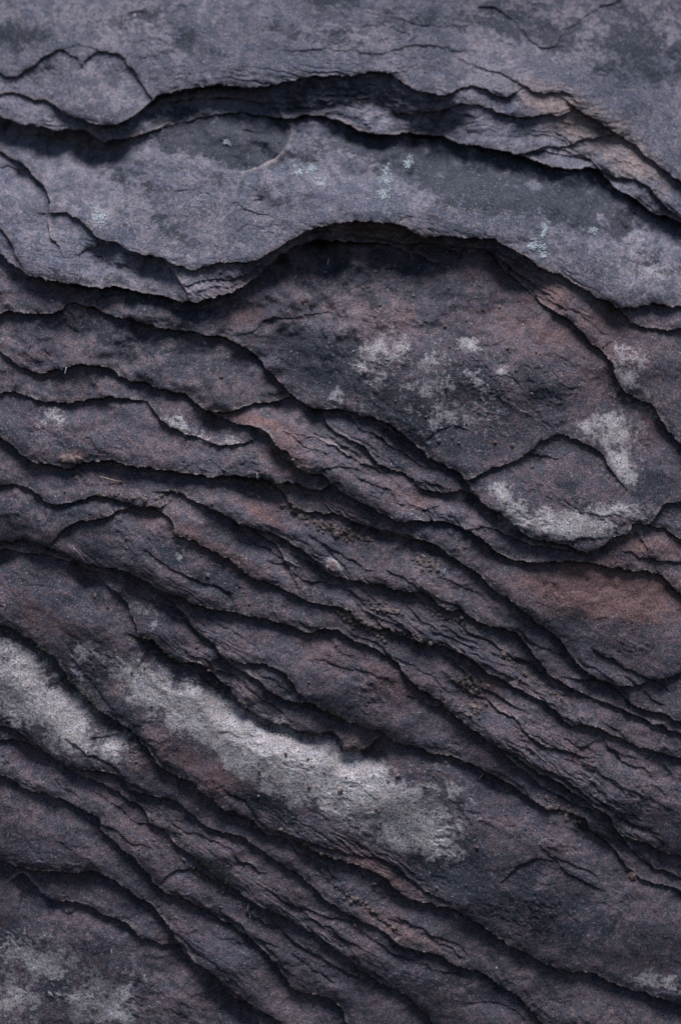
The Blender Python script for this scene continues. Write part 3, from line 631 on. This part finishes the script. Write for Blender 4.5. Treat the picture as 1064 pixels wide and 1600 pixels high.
# moss cushions in the gaps
MO = [(250,1019,34,8,33,260,'dark green moss in the gap above the bleached band, its left end'),
      (335,1072,34,6,38,200,'dark moss filling the gully above the middle of the bleached band'),
      (505,1112,40,6,18,220,'thin dark moss seam under the smooth slab right above the bleached band'),
      (425,1140,30,6,22,160,'dark moss under the ragged lip touching the bleached band'),
      (295,975,34,6,45,160,'moss seam in the steep gap left of the smooth lower middle slab'),
      (685,872,30,10,25,200,'tuft of dull moss under the crumbly ledge right of centre'),
      (320,1345,60,6,40,160,'moss in the long gap of the lower left strips'),
      (400,1485,46,6,45,150,'moss in the gap near the bottom between the lower strips'),
      (130,1085,36,6,45,160,'moss in the gap right of the pale blotched slab at lower left'),
      (35,1000,40,5,25,110,'moss line on top of the pale blotched slab at the left border'),
      (490,925,34,8,25,120,'faint olive moss below the crumbs in the centre'),
      (20,432,40,5,10,70,'blurred moss in the shadow below the left block')]
for (x, y, rx, ry, an, n, lb) in MO:
    mb = MB(); rr = random.Random(int(x * 3)); c0, n0 = surf(x, y); ca, sa = math.cos(math.radians(an)), math.sin(math.radians(an))
    for k in range(int(n * 1.3)):
        u = rr.uniform(-1, 1) * rx; v = rr.gauss(0, .5) * ry
        p, nn = surf(x + u * ca - v * sa, y + u * sa + v * ca)
        d = (nn + Vector((rr.uniform(-.8, .8), rr.uniform(-.4, .4), rr.uniform(-.1, .9)))).normalized(); ln = rr.uniform(1.5, 5.0) * S
        mb.tube([p - nn * .0003, p + d * ln * .5, p + d * ln + Vector((0, 0, -ln * .2))], [.5 * S, .38 * S, .08 * S], 3)
    tag(mb.obj('moss_patch', M_MOSS, c0), lb, 'moss', 'moss growing in the gaps')
# loose crumbs one can tell apart: (x, y, r px, label)
CH = [(392,772,6,'reddish crumb, left of two on the shelf in the centre'),(404,776,4,'smaller crumb right beside the reddish one on the centre shelf'),
      (521,885,7,'rounded pale stone nub on the edge of the slab in the centre'),(472,806,6,'angular brown crumb at the foot of the rusty break in the centre'),
      (527,833,5,'light brown crumb in the crumbly ledge at centre'),(545,962,5,'small upright stone chip standing in the lower centre rubble'),
      (606,952,4,'pale grey chip on the narrow ledge right of the lower centre rubble'),(738,1104,6,'bright angular chip in the rubble right of centre'),
      (786,1021,5,'whitish chip caught in the gap at right'),(148,930,4,'single pale grey pebble on the shaded slab at left'),
      (988,1368,7,'pale stone fragment on the ledge near the lower right border'),(120,745,4,'tiny pale crumb deep in the left gap under the rust stain'),
      (858,1262,5,'brown flake stuck at the end of the crack at lower right'),(83,470,3,'tiny pale grain on the dark shelf at left'),
      (366,480,4,'greyish grain just under the big bright lip'),(214,1191,3,'bluish grain on the blotched slab at lower left'),
      (241,1311,3,'small grain in the steep gap of the lower left strips'),(696,1190,4,'brown grain on the shelf under the long smooth slab')]
for (x, y, r, lb) in CH:
    p, nn = surf(x, y); mb = MB(); rr = random.Random(int(x + y))
    mb.blob(p + nn * r * S * .25, r * S * .9, nn, .55, .22, 2 if r > 4 else 1, rr, 1.25)
    tag(mb.obj('stone_crumb', M_CHIP, p, False), lb, 'stone', 'loose stone crumbs on the ledges')
# reddish nub at left and thin peeled flake at right are broken bits of the layers: parts of the rock
def part_blob(name, x, y, rx, ry, an, h, lb):
    mb = MB(); rr = random.Random(int(x)); c0, n0 = surf(x, y); ca, sa = math.cos(math.radians(an)), math.sin(math.radians(an))
    for k in range(9):
        u = rr.uniform(-.7, .7) * rx; v = rr.uniform(-.5, .5) * ry
        p, nn = surf(x + u * ca - v * sa, y + u * sa + v * ca)
        mb.blob(p + nn * h * S * .2, h * S, nn, .5, .12, 2, rr, 1.6)
    o = mb.obj(name, M_CHIP, c0); o.parent = rock; o.matrix_parent_inverse = Matrix.Translation((0, 0, .4)); o['label'] = lb
part_blob('rock_knob', 110, 717, 19, 6, 4, 5, 'reddish rounded knob on the lip at left')
# pale fibres and twigs: (x, y, length px, angle deg from up, thick px, material, label)
FB = [(512,409,11,12,1.0,0,'blue white splinter standing under the big arch'),(508,424,3,60,.9,0,'tiny white speck right below the splinter under the arch'),
      (402,745,9,0,.9,0,'short white upright fibre on the dark lip at centre'),(104,580,11,15,.9,0,'thin pale fibre hanging in the shadow at left'),
      (320,536,6,-40,.9,0,'short white fibre on the blue grey shelf left of centre'),(694,892,8,20,1.1,0,'white splinter on the dark slab right of centre'),
      (705,930,4,0,1.0,0,'tiny white speck below the splinter right of centre'),(463,433,5,30,.6,0,'faint hair at the left below the arch'),
      (611,728,5,0,1.1,0,'white speck on the strip below the big middle slab'),(5,530,6,0,1.3,0,'blurred white speck at the left border'),
      (476,655,4,10,.7,0,'pale speck beside the upper strip end'),(175,1488,7,0,1.0,0,'blurred pale fibre above the bleached blotches at lower left'),
      (776,1511,4,0,1.4,0,'bright bluish speck on the lowest right slab'),(552,547,4,70,.7,0,'fine white dash on the pale patch of the middle slab'),
      (938,786,4,0,1.1,0,'pale speck on the fold of the middle slab'),(906,1320,5,20,1.0,0,'pale speck under the crack at lower right'),
      (386,1417,15,8,1.4,1,'small tan twig on the lower centre strip'),(390,1432,5,0,1.3,1,'tan seed right below the twig'),
      (345,1588,14,-15,1.4,1,'bent tan twig at the bottom border'),(174,748,36,-76,1.6,1,'long pale twig lying in the gap at left'),
      (752,1214,14,35,1.0,1,'brown stalk curling out of the gap at lower right'),(275,768,9,-25,1.0,1,'tiny forked twig tip above the left gap')]
for (x, y, ln, an, th_, mt, lb) in FB:
    rr = random.Random(int(x * 7 + y)); a = math.radians(an); mb = MB(); pts = []; rd = []
    c0, n0 = surf(x, y)
    bend = rr.uniform(-.18, .18)
    for k in range(7):
        t = k / 6 - .5
        u = t * ln * math.sin(a) + bend * ln * (t * t - .25) * math.cos(a); v = -t * ln * math.cos(a) + bend * ln * (t * t - .25) * math.sin(a)
        pts.append((u, v)); rd.append(th_ * S * (.9 - .5 * abs(t + .1)))
    P3 = []
    for (u, v) in pts:
        p, nn = surf(x + u, y + v); P3.append(p)
    yy = min(p.y for p in P3)
    P3 = [Vector((c0.x + u * S, yy - .0006 - .0006 * k / 6, c0.z - v * S)) for k, (u, v) in enumerate(pts)]
    mb.tube(P3, rd, 6)
    tag(mb.obj('twig' if mt else 'pale_fibre', M_TWIG if mt else M_FIB, c0), lb, 'twig' if mt else 'fibre')
# grit nobody could count
GR = [(470,800,26,10,30,110),(515,825,40,9,20,220),(560,835,30,8,20,90),(550,965,34,10,32,200),(600,950,22,7,20,70),(590,990,30,9,35,110),(735,1070,26,16,45,170),(745,1105,16,12,0,80),
      (420,760,26,6,25,60),(445,715,24,6,50,70),(665,880,24,10,20,90),(700,965,40,6,20,90),(830,1060,60,6,38,100),(210,775,60,5,5,60),(350,1085,40,4,30,20),(545,1165,18,10,20,70),(880,1265,40,10,30,120),
      (650,1000,40,6,25,90),(560,1410,90,6,35,90),(330,1375,60,6,35,90),(470,1320,60,6,20,80),(800,600,300,200,0,90),(500,1250,300,200,0,160),(300,900,280,200,0,90),(600,450,250,60,0,80)]
mb = MB(); rr = random.Random(5)
for (x, y, rx, ry, an, n) in GR:
    ca, sa = math.cos(math.radians(an)), math.sin(math.radians(an))
    for k in range(n):
        u = rr.gauss(0, .5) * rx; v = rr.gauss(0, .5) * ry
        p, nn = surf(x + u * ca - v * sa, y + u * sa + v * ca); r = (0.5 + rr.expovariate(.85)) * S; r = min(r, 4.2 * S)
        mb.blob(p + nn * r * .3, r, nn, .7, .3, 1, rr)
tag(mb.obj('stone_grit', M_GRIT, (0, 0, 0), False), 'brown sand grains and tiny crumbs strewn along the gaps and ledges', 'grit', None, 'stuff')
